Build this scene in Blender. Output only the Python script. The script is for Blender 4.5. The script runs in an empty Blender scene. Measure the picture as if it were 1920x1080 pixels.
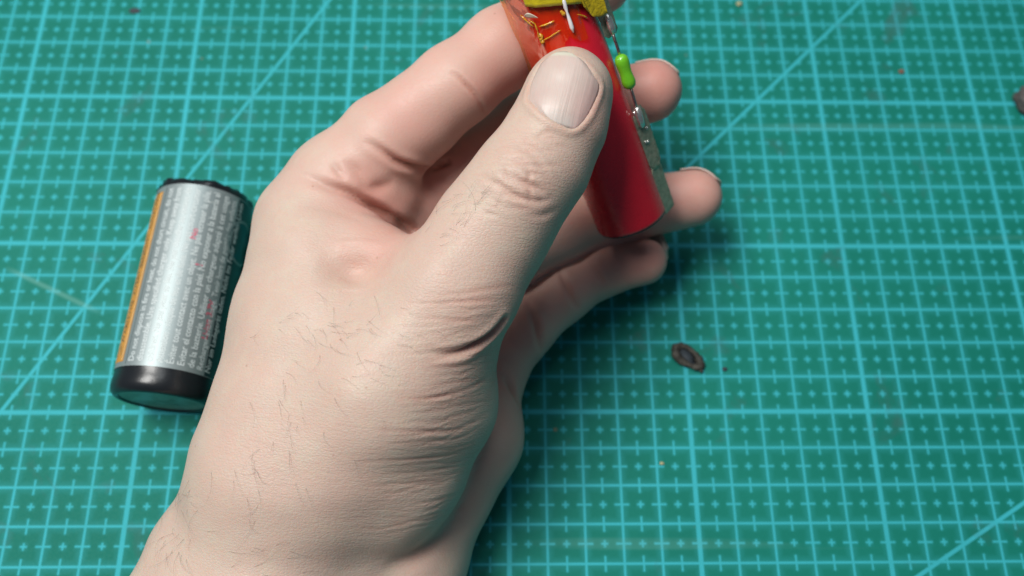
import bpy, bmesh, math, random
import numpy as np
from mathutils import Vector, Matrix, Euler, noise as mnoise

S = 0.001                      # everything is written in millimetres
rnd = random.Random(4)
sc = bpy.context.scene
col = sc.collection

# ------------------------------------------------------------------ camera
ROT = Euler((0.35775, -0.02505, -0.00681), 'XYZ')
CAM = np.array([144.8, -150.17, 231.6])
FPX = 1597.46
cam_data = bpy.data.cameras.new('camera')
cam = bpy.data.objects.new('camera', cam_data)
col.objects.link(cam)
cam.location = Vector(CAM * S)
cam.rotation_euler = ROT
cam_data.sensor_width = 36.0
cam_data.lens = FPX / 1920 * 36
cam_data.clip_start = 0.01
cam_data.clip_end = 20
cam_data.dof.use_dof = True
cam_data.dof.focus_distance = 0.180
cam_data.dof.aperture_fstop = 11.0
sc.camera = cam

# ------------------------------------------------------------------ world and lamps
w = bpy.data.worlds.new('World')
sc.world = w
w.use_nodes = True
w.node_tree.nodes['Background'].inputs[0].default_value = (0.50, 0.74, 1.0, 1)
w.node_tree.nodes['Background'].inputs[1].default_value = 0.09


def lamp(name, loc, target, size, power, color, size_y=None):
    d = bpy.data.lights.new(name, 'AREA')
    d.shape = 'RECTANGLE'
    d.size = size
    d.size_y = size_y or size
    d.energy = power
    d.color = color
    o = bpy.data.objects.new(name, d)
    col.objects.link(o)
    o.location = loc
    o.rotation_euler = (Vector(target) - Vector(loc)).to_track_quat('-Z', 'Y').to_euler()
    return o


lamp('desk_lamp', (-0.24, 0.05, 0.91), (0.13, -0.07, 0.02), 0.50, 11.4, (1.0, 0.985, 0.95), 0.34)
lamp('fill_light', (0.30, 0.75, 1.60), (0.15, -0.05, 0.0), 0.5, 5.6, (0.92, 0.98, 1.0), 1.1)  # unseen fill light, added to brighten the fingertips

sc.view_settings.view_transform = 'Standard'
sc.view_settings.look = 'None'
sc.view_settings.exposure = 0
sc.view_settings.gamma = 1
sc.cycles.max_bounces = 8
sc.cycles.transparent_max_bounces = 12

# ------------------------------------------------------------------ helpers
RM = np.array(ROT.to_matrix())


def P(u, v, d):
    """point seen at pixel (u, v) of the photograph, d millimetres deep"""
    return CAM + d * (RM @ np.array([(u - 960) / FPX, -(v - 540) / FPX, -1.0]))


def Pz(u, v, z):
    d = RM @ np.array([(u - 960) / FPX, -(v - 540) / FPX, -1.0])
    return CAM + d * (z - CAM[2]) / d[2]


def new_obj(name, verts, faces, mat=None, parent=None, smooth=True):
    me = bpy.data.meshes.new(name)
    me.from_pydata([tuple(float(c) * S for c in v) for v in verts], [], [tuple(f) for f in faces])
    me.update()
    if smooth:
        me.polygons.foreach_set('use_smooth', [True] * len(me.polygons))
    if mat:
        me.materials.append(mat)
    o = bpy.data.objects.new(name, me)
    col.objects.link(o)
    if parent:
        o.parent = parent
        o.matrix_parent_inverse = parent.matrix_world.inverted()
    return o


def empty(name, loc=(0, 0, 0), label=None, cat=None, group=None):
    o = bpy.data.objects.new(name, None)
    col.objects.link(o)
    o.location = Vector([float(c) * S for c in loc])
    o.empty_display_size = 0.01
    bpy.context.view_layer.update()
    tag(o, label, cat, group)
    return o


def tag(o, label=None, cat=None, group=None, kind=None):
    if label: o['label'] = label
    if cat: o['category'] = cat
    if group: o['group'] = group
    if kind: o['kind'] = kind
    return o


class N:
    """tiny node-expression helper"""
    def __init__(self, name):
        self.m = bpy.data.materials.new(name)
        self.m.use_nodes = True
        self.t = self.m.node_tree
        self.b = self.t.nodes['Principled BSDF']
        self.out = self.t.nodes['Material Output']

    def node(self, typ, **kw):
        n = self.t.nodes.new(typ)
        for k, v in kw.items():
            setattr(n, k, v)
        return n

    def put(self, sock, v):
        if isinstance(v, bpy.types.NodeSocket):
            self.t.links.new(v, sock)
        elif v is not None:
            if hasattr(sock.default_value, '__len__') and not hasattr(v, '__len__'):
                v = (v,) * len(sock.default_value)
            if hasattr(v, '__len__') and len(sock.default_value) == 4 and len(v) == 3:
                v = tuple(v) + (1,)
            sock.default_value = v

    def math(self, op, a, b=None, c=None, clamp=False):
        n = self.node('ShaderNodeMath', operation=op, use_clamp=clamp)
        self.put(n.inputs[0], a)
        if b is not None: self.put(n.inputs[1], b)
        if c is not None: self.put(n.inputs[2], c)
        return n.outputs[0]

    def mix(self, f, a, b, blend='MIX'):
        n = self.node('ShaderNodeMix', data_type='RGBA', blend_type=blend)
        self.put(n.inputs[0], f)
        self.put(n.inputs[6], a)
        self.put(n.inputs[7], b)
        return n.outputs[2]

    def rng(self, v, a, b, c=0.0, d=1.0, smooth=False):
        n = self.node('ShaderNodeMapRange', clamp=True)
        if smooth: n.interpolation_type = 'SMOOTHSTEP'
        self.put(n.inputs[0], v)
        for i, q in enumerate((a, b, c, d)):
            self.put(n.inputs[i + 1], q)
        return n.outputs[0]

    def noise(self, vec, scale, detail=2, rough=0.5, dist=0.0):
        n = self.node('ShaderNodeTexNoise')
        self.put(n.inputs['Vector'], vec)
        n.inputs['Scale'].default_value = scale
        n.inputs['Detail'].default_value = detail
        n.inputs['Roughness'].default_value = rough
        n.inputs['Distortion'].default_value = dist
        return n.outputs['Fac']

    def voro(self, vec, scale, feature='F1', out='Distance', rand=1.0):
        n = self.node('ShaderNodeTexVoronoi', feature=feature)
        self.put(n.inputs['Vector'], vec)
        n.inputs['Scale'].default_value = scale
        n.inputs['Randomness'].default_value = rand
        return n.outputs[out]

    def coord(self, out='Object'):
        return self.node('ShaderNodeTexCoord').outputs[out]

    def mapping(self, vec, rot=(0, 0, 0), scale=(1, 1, 1)):
        n = self.node('ShaderNodeMapping')
        self.put(n.inputs['Vector'], vec)
        n.inputs['Rotation'].default_value = rot
        n.inputs['Scale'].default_value = scale
        return n.outputs[0]

    def attr(self, name):
        n = self.node('ShaderNodeAttribute', attribute_name=name)
        return n.outputs['Fac']

    def attrv(self, name):
        n = self.node('ShaderNodeAttribute', attribute_name=name)
        return n.outputs['Vector']

    def bump(self, h, dist, strength=1.0, normal=None):
        n = self.node('ShaderNodeBump')
        n.inputs['Strength'].default_value = strength
        n.inputs['Distance'].default_value = dist
        self.put(n.inputs['Height'], h)
        if normal is not None: self.put(n.inputs['Normal'], normal)
        return n.outputs[0]

    def bs(self, **kw):
        for k, v in kw.items():
            self.put(self.b.inputs[k.replace('_', ' ')], v)
        return self.m


# ------------------------------------------------------------------ materials
def mat_cutting():
    n = N('cutting_mat_vinyl')
    co = n.mapping(n.coord(), scale=(1000, 1000, 1000))     # millimetres on the mat
    sp = n.node('ShaderNodeSeparateXYZ')
    n.put(sp.inputs[0], co)
    x, y = sp.outputs[0], sp.outputs[1]

    def dist(v, period, off=0.0):      # distance to nearest multiple of period
        return n.math('ABSOLUTE', n.math('SUBTRACT', n.math('FLOORED_MODULO', n.math('ADD', v, period / 2 + off), period), period / 2))

    def line(d, half, soft):
        return n.rng(d, half - soft / 2, half + soft / 2, 1, 0, True)
    dx, dy = dist(x, 10), dist(y, 10)
    hx, hy = dist(x, 10, 5), dist(y, 10, 5)
    bx, by = dist(x, 50), dist(y, 50)
    full = n.math('MAXIMUM', line(dx, .34, .3), line(dy, .34, .3))
    bold = n.math('MAXIMUM', line(bx, .64, .3), line(by, .64, .3))
    # dashed half-centimetre lines: 4 mm dash over each full line, 2 mm dash at each half crossing
    dashx = n.math('MULTIPLY', line(hx, .27, .3), n.math('MAXIMUM', line(dy, 2.0, .5), line(hy, .95, .5)))
    dashy = n.math('MULTIPLY', line(hy, .27, .3), n.math('MAXIMUM', line(dx, 2.0, .5), line(hx, .95, .5)))

    def slant(a, b, c):                # line a*x + b*y = c (unit normal)
        d = n.math('ABSOLUTE', n.math('SUBTRACT', n.math('ADD', n.math('MULTIPLY', x, a), n.math('MULTIPLY', y, b)), c))
        return line(d, .52, .35)
    r = math.sqrt
    s60 = slant(r(3) / 2, -.5, 69.8 * r(3) / 2)
    s45 = slant(1 / r(2), -1 / r(2), 229.3 / r(2))
    s30 = slant(.5, -r(3) / 2, 505.2 * .5)
    ink_and_halo = full
    for q in (bold, dashx, dashy, s60, s45, s30):
        ink_and_halo = n.math('MAXIMUM', ink_and_halo, q)
    # soft halo painted on both sides of each line, imitating lens smear
    fx, fy = n.rng(dx, 0, 2.0, .27, 0), n.rng(dy, 0, 2.0, .27, 0)
    gx = n.math('MULTIPLY', n.rng(hx, 0, 1.5, .22, 0), n.math('MAXIMUM', line(dy, 2.0, 1.2), line(hy, 1.0, 1.2)))
    gy = n.math('MULTIPLY', n.rng(hy, 0, 1.5, .22, 0), n.math('MAXIMUM', line(dx, 2.0, 1.2), line(hx, 1.0, 1.2)))
    halo = n.math('MAXIMUM', n.math('MAXIMUM', fx, fy), n.math('MAXIMUM', gx, gy))
    worn = n.noise(co, .03, 4, .6)
    ink_and_halo = n.math('MULTIPLY', n.math('MAXIMUM', ink_and_halo, halo), n.rng(worn, .3, .7, .82, 1.0))
    big = n.noise(co, .012, 3, .6)
    fine = n.noise(co, 1.6, 4, .7)
    green = n.mix(n.rng(big, .3, .7), (.003, .155, .115), (.007, .200, .150))
    green = n.mix(n.rng(fine, .35, .7, 0, .22), green, (.005, .13, .11))
    c = n.mix(ink_and_halo, green, (.042, .42, .48))
    # knife scratches and grey rubs
    scr = n.mapping(co, rot=(0, 0, .55), scale=(.004, .11, 1))
    s1 = n.rng(n.noise(scr, 1.0, 3, .55), .64, .70, 0, .16)
    stain = n.rng(n.noise(n.mapping(co, scale=(.045, .045, .045)), 1.0, 5, .66, .6), .60, .74, 0, .42)
    # one long pale knife mark at the left
    t_ = n.math('ADD', n.math('MULTIPLY', n.math('SUBTRACT', x, 4.8), .905), n.math('MULTIPLY', n.math('SUBTRACT', y, -57.5), -.425))
    e_ = n.math('ADD', n.math('MULTIPLY', n.math('SUBTRACT', x, 4.8), .425), n.math('MULTIPLY', n.math('SUBTRACT', y, -57.5), .905))
    cut = n.math('MULTIPLY', n.rng(n.math('ABSOLUTE', e_), .2, 1.0, .30, 0), n.math('MULTIPLY', n.rng(t_, 0, 6), n.rng(t_, 26, 34, 1, 0)))
    c = n.mix(cut, c, (.20, .48, .42))
    c = n.mix(s1, c, (.16, .42, .38))
    c = n.mix(stain, c, (.06, .10, .10))
    sp2 = n.voro(co, .055)
    c = n.mix(n.rng(sp2, .018, .045, .7, 0), c, (.22, .20, .13))
    nrm = n.bump(n.math('ADD', n.noise(co, 2.5, 3, .6), n.math('MULTIPLY', ink_and_halo, .5)), .00006, .5)
    n.bs(Base_Color=c, Roughness=n.rng(fine, .3, .7, .55, .72), Normal=nrm)
    n.b.inputs['Specular IOR Level'].default_value = .16
    return n.m


def mat_skin():
    n = N('skin')
    p = n.attrv('rest')                   # millimetres, along / across the thumb
    red = n.attr('redness')
    palm = n.attr('palmar')
    crease = n.attr('crease')
    m1 = n.noise(p, .055, 4, .6, .3)
    m2 = n.noise(p, .28, 4, .62, .4)
    base = n.mix(n.rng(m1, .35, .68), (.585, .462, .380), (.560, .405, .335))
    base = n.mix(n.rng(m2, .40, .68, 0, .6), base, (.600, .415, .335))
    base = n.mix(n.rng(n.noise(p, .16, 3, .6, .2), .52, .72, 0, .35), base, (.60, .52, .40))
    base = n.mix(n.rng(n.noise(p, .62, 4, .65, .5), .55, .75, 0, .38), base, (.60, .375, .30))
    base = n.mix(n.math('MULTIPLY', palm, n.rng(m1, .3, .7, .45, .9), clamp=True), base, (.65, .365, .305))
    base = n.mix(n.math('MULTIPLY', red, n.rng(m2, .25, .7, .75, 1.0), clamp=True), base, (.62, .26, .215))
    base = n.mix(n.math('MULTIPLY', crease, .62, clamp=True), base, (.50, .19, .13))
    vs = n.node('ShaderNodeTexVoronoi', feature='F1')
    n.put(vs.inputs['Vector'], p)
    vs.inputs['Scale'].default_value = .13
    base = n.mix(n.rng(vs.outputs['Distance'], .02, .05, .45, 0), base, (.36, .18, .13))
    # relief: fine cross-hatched cells, stretched wrinkles, pores
    st = n.mapping(p, rot=(0, 0, 0), scale=(.22, 1.35, .22))
    wr = n.noise(st, 1.0, 4, .62, .9)
    st2 = n.mapping(p, rot=(0, 0, .55), scale=(.35, 1.5, .35))
    wr2 = n.noise(st2, 1.0, 3, .6, .6)
    cells = n.voro(n.mapping(p, rot=(0, 0, .2), scale=(.75, 1.35, .9)), 1.25, 'DISTANCE_TO_EDGE')
    cells = n.rng(cells, 0, .22, 0, 1)
    wrinkly = n.attr('wrinkly')
    h = n.math('MULTIPLY', cells, n.rng(palm, 0, .7, .42, .26))
    wrs = n.math('ADD', n.math('MULTIPLY', n.rng(wr, .35, .62), n.math('ADD', .25, n.math('MULTIPLY', wrinkly, 1.5))), n.math('MULTIPLY', wr2, .5))
    h = n.math('ADD', h, n.math('MULTIPLY', wrs, n.rng(palm, 0, .8, .8, .42)))
    nrm = n.bump(h, .00011, .62)
    pinkline = n.math('MULTIPLY', n.rng(wr, .40, .50, 1, 0), n.math('MULTIPLY', wrinkly, .40), clamp=True)
    base = n.mix(pinkline, base, (.58, .34, .27))
    n.bs(Base_Color=base, Roughness=n.rng(n.noise(p, 1.2, 3), .3, .7, .44, .56), Normal=nrm)
    n.b.inputs['Subsurface Weight'].default_value = .28
    n.b.inputs['Subsurface Radius'].default_value = (1.0, .32, .18)
    n.b.inputs['Subsurface Scale'].default_value = .0032
    n.b.inputs['Specular IOR Level'].default_value = .42
    return n.m


def mat_nail():
    n = N('nail_plate')
    p = n.attrv('rest')
    u = n.attr('edge')                 # 0 at the cuticle, 1 at the free edge
    side = n.attr('side')
    ridg = n.noise(n.mapping(n.attrv('nail'), scale=(1.3, .05, 1)), 1.0, 3, .6)
    c = n.mix(n.rng(n.noise(p, .18, 3), .3, .7), (.58, .43, .385), (.60, .475, .42))
    c = n.mix(n.rng(u, .0, .22, .55, 0, True), c, (.60, .54, .50))
    c = n.mix(n.rng(u, .90, .955, 0, .85, True), c, (.60, .585, .48))
    c = n.mix(n.math('MULTIPLY', n.rng(side, .35, 1, 0, .6), n.rng(u, .85, .5)), c, (.60, .33, .31))
    nrm = n.bump(ridg, .0002, .55)
    n.bs(Base_Color=c, Roughness=.40, Normal=nrm)
    n.b.inputs['Subsurface Weight'].default_value = .15
    n.b.inputs['Subsurface Radius'].default_value = (1, .4, .3)
    n.b.inputs['Subsurface Scale'].default_value = .002
    return n.m


def simple(name, color, rough=.5, metal=0.0, nscale=None, namt=.15, bump=0.0, bscale=1.0, **kw):
    n = N(name)
    co = n.mapping(n.coord(), scale=(1000, 1000, 1000))
    c = color
    if nscale:
        c2 = tuple(max(0, q * (1 - namt * 2)) for q in color)
        c = n.mix(n.rng(n.noise(co, nscale, 4, .6), .3, .72), color, c2)
        n.put(n.b.inputs['Roughness'], n.rng(n.noise(co, nscale * 1.7, 3), .3, .7, rough * .8, min(1, rough * 1.25)))
    else:
        n.put(n.b.inputs['Roughness'], rough)
    n.bs(Base_Color=c, Metallic=metal)
    if bump:
        n.put(n.b.inputs['Normal'], n.bump(n.noise(co, bscale, 4, .6), bump * S, .8))
    for k, v in kw.items():
        n.b.inputs[k.replace('_', ' ')].default_value = v
    return n.m


def mat_tape():
    n = N('amber_tape_film')
    co = n.mapping(n.coord(), scale=(1000, 1000, 1000))
    nrm = n.bump(n.noise(co, .16, 2, .5, .6), .0010, .4)
    tr = n.node('ShaderNodeBsdfTransparent')
    tr.inputs[0].default_value = (1.0, .55, .16, 1)
    gl = n.node('ShaderNodeBsdfGlossy')
    gl.inputs['Color'].default_value = (1, .93, .8, 1)
    gl.inputs['Roughness'].default_value = .08
    n.put(gl.inputs['Normal'], nrm)
    fr = n.node('ShaderNodeFresnel')
    fr.inputs[0].default_value = 1.55
    n.put(fr.inputs['Normal'], nrm)
    df = n.node('ShaderNodeBsdfDiffuse')
    df.inputs[0].default_value = (.62, .30, .015, 1)
    m0 = n.node('ShaderNodeMixShader')
    m0.inputs[0].default_value = .05
    n.put(m0.inputs[1], tr.outputs[0])
    n.put(m0.inputs[2], df.outputs[0])
    m1 = n.node('ShaderNodeMixShader')
    n.put(m1.inputs[0], n.math('MINIMUM', n.math('MULTIPLY', fr.outputs[0], 1.1), .30))
    n.put(m1.inputs[1], m0.outputs[0])
    n.put(m1.inputs[2], gl.outputs[0])
    n.put(n.out.inputs['Surface'], m1.outputs[0])
    return n.m


def mat_nickel():
    n = N('nickel_strip_metal')
    co = n.mapping(n.coord(), scale=(1000, 1000, 1000))
    c = n.mix(n.rng(n.noise(co, .9, 4, .6), .3, .7), (.38, .42, .31), (.20, .24, .17))
    nrm = n.bump(n.noise(co, .8, 4, .65, .5), .0005, .6)
    n.bs(Base_Color=c, Metallic=.55, Roughness=n.rng(n.noise(co, 1.4, 3), .3, .7, .25, .5), Normal=nrm)
    return n.m


M = {
    'mat': mat_cutting(), 'skin': mat_skin(), 'nail': mat_nail(), 'tape': mat_tape(), 'nickel': mat_nickel(),
    'table': simple('table_laminate', (.30, .26, .22), .5, nscale=.01),
    'hair': simple('hair_keratin', (.13, .10, .075), .5),
    'red': simple('red_heat_shrink', (.56, .010, .026), .27, nscale=.15, namt=.06, bump=.05, bscale=.35, Coat_Weight=.25, Coat_Roughness=.25),
    'black': simple('black_heat_shrink', (.012, .014, .017), .28, bump=.1, bscale=.3),
    'can': simple('plated_steel_can', (.20, .20, .20), .3, .9, nscale=1.0),
    'yellow': simple('yellow_folded_tape', (.62, .50, .015), .22, nscale=.3, bump=.5, bscale=.35, Coat_Weight=.5),
    'olive': simple('olive_tape_layers', (.46, .35, .01), .18, nscale=.5, bump=.9, bscale=.4, Coat_Weight=.6),
    'solder': simple('solder_blob', (.62, .63, .60), .27, .8, bump=.3, bscale=.8),
    'green': simple('green_epoxy', (.16, .52, .02), .30, nscale=.4, namt=.08, Coat_Weight=.3),
    'wire': simple('tinned_wire', (.55, .55, .50), .3, 1.0, nscale=1.5),
    'foil': simple('grey_foil_label', (.29, .34, .345), .47, .45),
    'orange': simple('orange_print', (.62, .28, .045), .42, nscale=.25, namt=.12),
    'print': simple('white_print', (.56, .62, .62), .5),
    'panel': simple('dark_teal_label', (.020, .040, .044), .38),
    'pink': simple('red_print', (.60, .10, .16), .5),
    'dark': simple('black_print', (.03, .04, .04), .5),
    'ringprint': simple('grey_ring_print', (.20, .26, .26), .5),
    'teal': simple('teal_print', (.006, .06, .075), .4),
    'cap': simple('greenish_end_plate', (.30, .42, .39), .38, .35, nscale=.25, namt=.25, bump=.4, bscale=.25),
    'scrap': simple('burnt_scrap', (.075, .068, .055), .6, .25, nscale=.6, namt=.3, bump=.8, bscale=.7),
    'scrap_side': simple('brown_grey_scrap', (.13, .11, .105), .55, .2, nscale=.4, namt=.25, bump=.6, bscale=.5),
    'crumb': simple('pale_crumb', (.42, .40, .22), .6),
    'crumb_dark': simple('dark_crumb', (.03, .04, .05), .7),
}


# ------------------------------------------------------------------ table and mat
def slab(name, x0, x1, y0, y1, z0, z1, bev, mat):
    bm = bmesh.new()
    bmesh.ops.create_cube(bm, size=1)
    for v in bm.verts:
        v.co = Vector(((x0 + x1) / 2 + v.co.x * (x1 - x0), (y0 + y1) / 2 + v.co.y * (y1 - y0), (z0 + z1) / 2 + v.co.z * (z1 - z0)))
    bmesh.ops.bevel(bm, geom=bm.edges[:], offset=bev, segments=2, affect='EDGES')
    vs = [v.co.copy() for v in bm.verts]
    bm.verts.index_update()
    fs = [[v.index for v in f.verts] for f in bm.faces]
    bm.free()
    return new_obj(name, vs, fs, mat, smooth=False)


tag(slab('table', -500, 900, -600, 500, -30, -3.0, 1.5, M['table']), kind='structure')
mat_o = slab('cutting_mat', -135, 465, -310, 140, -2.996, 0.0, .4, M['mat'])
tag(mat_o, 'green self-healing cutting mat printed with a light blue centimetre grid and slanted guide lines', 'cutting mat')


# ------------------------------------------------------------------ generic shape builders
def frame_from(a, b, toward):
    """orthonormal frame: z along a->b, y toward the given point, x = right"""
    z = (b - a) / np.linalg.norm(b - a)
    t = toward - a
    y = t - z * (t @ z)
    y /= np.linalg.norm(y)
    x = np.cross(y, z)
    return x, y, z


def lathe(name, prof, o, fr, mat, parent, seg=96, smooth=True):
    x, y, z = fr
    vs, fs = [], []
    for (r, s) in prof:
        for k in range(seg):
            t = 2 * math.pi * k / seg
            vs.append(o + x * r * math.sin(t) + y * r * math.cos(t) + z * s)
    for i in range(len(prof) - 1):
        for k in range(seg):
            a, b = i * seg + k, i * seg + (k + 1) % seg
            fs.append((a, b, b + seg, a + seg))
    return new_obj(name, vs, fs, mat, parent, smooth)


def tube(name, pts, rad, mat, parent, seg=12, caps=True):
    pts = [np.array(p, float) for p in pts]
    if not hasattr(rad, '__len__'): rad = [rad] * len(pts)
    vs, fs = [], []
    up = np.array([.13, .31, .94])
    for i, p in enumerate(pts):
        t = pts[min(i + 1, len(pts) - 1)] - pts[max(i - 1, 0)]
        t /= np.linalg.norm(t)
        a = np.cross(t, up); a /= np.linalg.norm(a)
        b = np.cross(t, a)
        for k in range(seg):
            an = 2 * math.pi * k / seg
            vs.append(p + rad[i] * (a * math.cos(an) + b * math.sin(an)))
    for i in range(len(pts) - 1):
        for k in range(seg):
            q, r_ = i * seg + k, i * seg + (k + 1) % seg
            fs.append((q, r_, r_ + seg, q + seg))
    if caps:
        fs.append(tuple(range(seg))[::-1])
        fs.append(tuple(range((len(pts) - 1) * seg, len(pts) * seg)))
    return new_obj(name, vs, fs, mat, parent)


def solidify(o, th, off=-1):
    m = o.modifiers.new('thickness', 'SOLIDIFY')
    m.thickness = th * S
    m.offset = off
    return o


# ================================================================== HAND
def seg_dist(p, a, b):
    ab = b - a
    t = np.clip(((p - a) @ ab) / (ab @ ab), 0, 1)
    return t, np.linalg.norm(p - a - t[:, None] * ab, axis=1)


def cone(p, A, B):
    (a, ra), (b, rb) = A, B
    t, d = seg_dist(p, a, b)
    t2 = t * t * (3 - 2 * t) * .35 + t * .65
    return d - (ra + (rb - ra) * t2)


def smin(a, b, k):
    h = np.maximum(k - np.abs(a - b), 0) / k
    return np.minimum(a, b) - h * h * k * .25


def smax(a, b, k):
    return -smin(-a, -b, k)


def J(u, v, d, r): return (P(u, v, d), r)


def ell(p, c, R, rad):
    q = ((p - c) @ R) / rad
    k = np.linalg.norm(q, axis=1)
    return (k - 1) * k * 1.0 / np.maximum(np.linalg.norm(q / rad, axis=1), 1e-6)


MC = {                                        # metacarpal heads and bases
    'i': [J(446, 985, 196, 14.2), J(526, 760, 197, 12.2), J(545, 600, 200, 12.4), J(584, 422, 206, 12.8)],
    'm': [J(500, 1010, 202, 14), J(600, 720, 208, 11), J(690, 500, 214, 11)],
    'r': [J(600, 1030, 208, 15), J(720, 780, 214, 11), J(790, 585, 221, 10.5)],
    'p': [J(756, 1010, 212, 16.0), J(866, 815, 217, 15.2), J(905, 690, 224, 11.0)],
}
IDX = [J(584, 422, 206, 12.8), J(725, 264, 204, 10.6), J(853, 161, 204, 9.5), J(945, 90, 208, 9.5), J(1020, 35, 215, 9.0), J(1126, -30, 215, 7.5)]
MID = [J(690, 500, 214, 11), J(830, 352, 223, 10.8), J(975, 245, 226, 10.0), J(1110, 198, 224, 8.8), J(1222, 171, 221, 7.7)]
RNG = [J(790, 585, 221, 10.5), J(920, 500, 225, 9.8), J(1040, 432, 230, 9.2), J(1180, 392, 235, 8.5), J(1300, 371, 233, 7.7)]
PNK = [J(905, 690, 224, 11.0), J(965, 615, 228, 9.8), J(1052, 548, 232, 7.9), J(1128, 505, 234, 7.3), J(1208, 490, 233, 6.2)]
THB = [J(600, 900, 187, 16), J(720, 740, 184, 16.5), J(852, 545, 184, 13.2), J(922, 432, 185, 12.0), J(1008, 310, 185, 10.7), J(1046, 237, 184, 9.6), J(1066, 174, 184, 8.2)]
FIN = [IDX, MID, RNG, PNK]
W0 = P(560, 1070, 192)
ARM = np.array([-.40, -.915, .03])
WR = [(J(392, 1075, 195, 15), (P(388, 1080, 195) + ARM * 78, 17)),
      (J(540, 1060, 192, 19.5), (P(540, 1060, 192) + ARM * 78, 22)),
      (J(725, 1080, 203, 17.2), (P(738, 1080, 203) + ARM * 78, 19)),
      (J(560, 1060, 206, 17.0), (P(560, 1060, 206) + ARM * 78, 19))]


def chain(p, L, k):
    d = cone(p, L[0], L[1])
    for i in range(1, len(L) - 1):
        d = smin(d, cone(p, L[i], L[i + 1]), k)
    return d


PAD1 = P(718, 366, 208)
PAD2 = P(770, 392, 214)


def hand_sdf(p):
    palm = chain(p, MC['i'], 3)
    palm = smin(palm, chain(p, MC['m'], 3), 9)
    palm = smin(palm, chain(p, MC['r'], 3), 9)
    palm = smin(palm, chain(p, MC['p'], 3), 9)
    for a, b in WR:
        palm = smin(palm, cone(p, a, b), 9)
    # thenar eminence (right of thumb metacarpal) and first web
    palm = smin(palm, chain(p, [J(805, 652, 192, 15.2), J(782, 742, 193, 17.6), J(724, 870, 194, 17.5), J(630, 980, 196, 16.5)], 4), 4)
    palm = smin(palm, cone(p, J(600, 500, 196, 11), J(520, 850, 190, 14)), 12)
    palm = smin(palm, cone(p, J(640, 640, 190, 13.5), J(520, 900, 188, 15)), 12)
    # fold of the first web and the pad under the index finger
    palm = smin(palm, cone(p, J(590, 440, 200, 10.5), J(770, 525, 190, 9.0)), 3)
    palm = smin(palm, np.linalg.norm(p - PAD1, axis=1) - 9.8, 3)
    palm = smin(palm, np.linalg.norm(p - PAD2, axis=1) - 7.6, 3)
    # thumb
    th = chain(p, THB, 4)
    th = smin(th, np.linalg.norm(p - P(972, 350, 181), axis=1) - 9.3, 6)    # knuckle
    th = smin(th, np.linalg.norm(p - P(1068, 172, 187), axis=1) - 8.6, 5)   # pulp
    palm = smin(palm, th, 5.5)
    d = None
    for i, L in enumerate(FIN):
        f = chain(p, L, 3.0)
        if i == 0:
            f = smin(f, np.linalg.norm(p - P(788, 222, 206), axis=1) - 8.6, 5)    # flesh of the first segment
            f = smin(f, np.linalg.norm(p - P(630, 337, 206), axis=1) - 10.4, 6)
        g = smin(palm, f, 3.2)
        d = g if d is None else np.minimum(d, g)
    # lying on the mat: flattened underneath
    d = smax(d, .35 - p[:, 2], 1.5)
    return d


def build_field(h=0.5):
    allp = [q for L in list(MC.values()) + FIN + [THB] for q in L] + [q for w_ in WR for q in w_]
    lo = np.min([c - r for c, r in allp], axis=0) - 8
    hi = np.max([c + r for c, r in allp], axis=0) + 8
    lo[2] = -1.5
    n = np.ceil((hi - lo) / (h * 4)).astype(int) * 4 + 1
    C = (n - 1) // 4
    gx, gy, gz = np.meshgrid(*[np.arange(c) for c in C], indexing='ij')
    cc = np.stack([gx, gy, gz], -1).reshape(-1, 3)
    cen = lo + (cc + .5) * 4 * h
    dv = np.concatenate([hand_sdf(q) for q in np.array_split(cen, max(1, len(cen) // 200000))])
    F = np.repeat(np.repeat(np.repeat(dv.reshape(C).astype(np.float32), 4, 0), 4, 1), 4, 2)
    F = np.pad(F, ((0, 1),) * 3, mode='edge')
    act = cc[np.abs(dv) < 4 * h * .87 + .7]
    off = np.stack(np.meshgrid(*[np.arange(5)] * 3, indexing='ij'), -1).reshape(-1, 3)
    for chunk in np.array_split(act, max(1, len(act) // 3000)):
        idx = (chunk[:, None, :] * 4 + off[None]).reshape(-1, 3)
        F[idx[:, 0], idx[:, 1], idx[:, 2]] = hand_sdf(lo + idx * h)
    return F, lo, h


def grad(p, e=.25):
    g = np.zeros_like(p)
    for i in range(3):
        o = np.zeros(3); o[i] = e
        g[:, i] = hand_sdf(p + o) - hand_sdf(p - o)
    ln = np.linalg.norm(g, axis=1, keepdims=True)
    return g / np.maximum(ln, 1e-9), ln[:, 0] / (2 * e)


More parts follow.
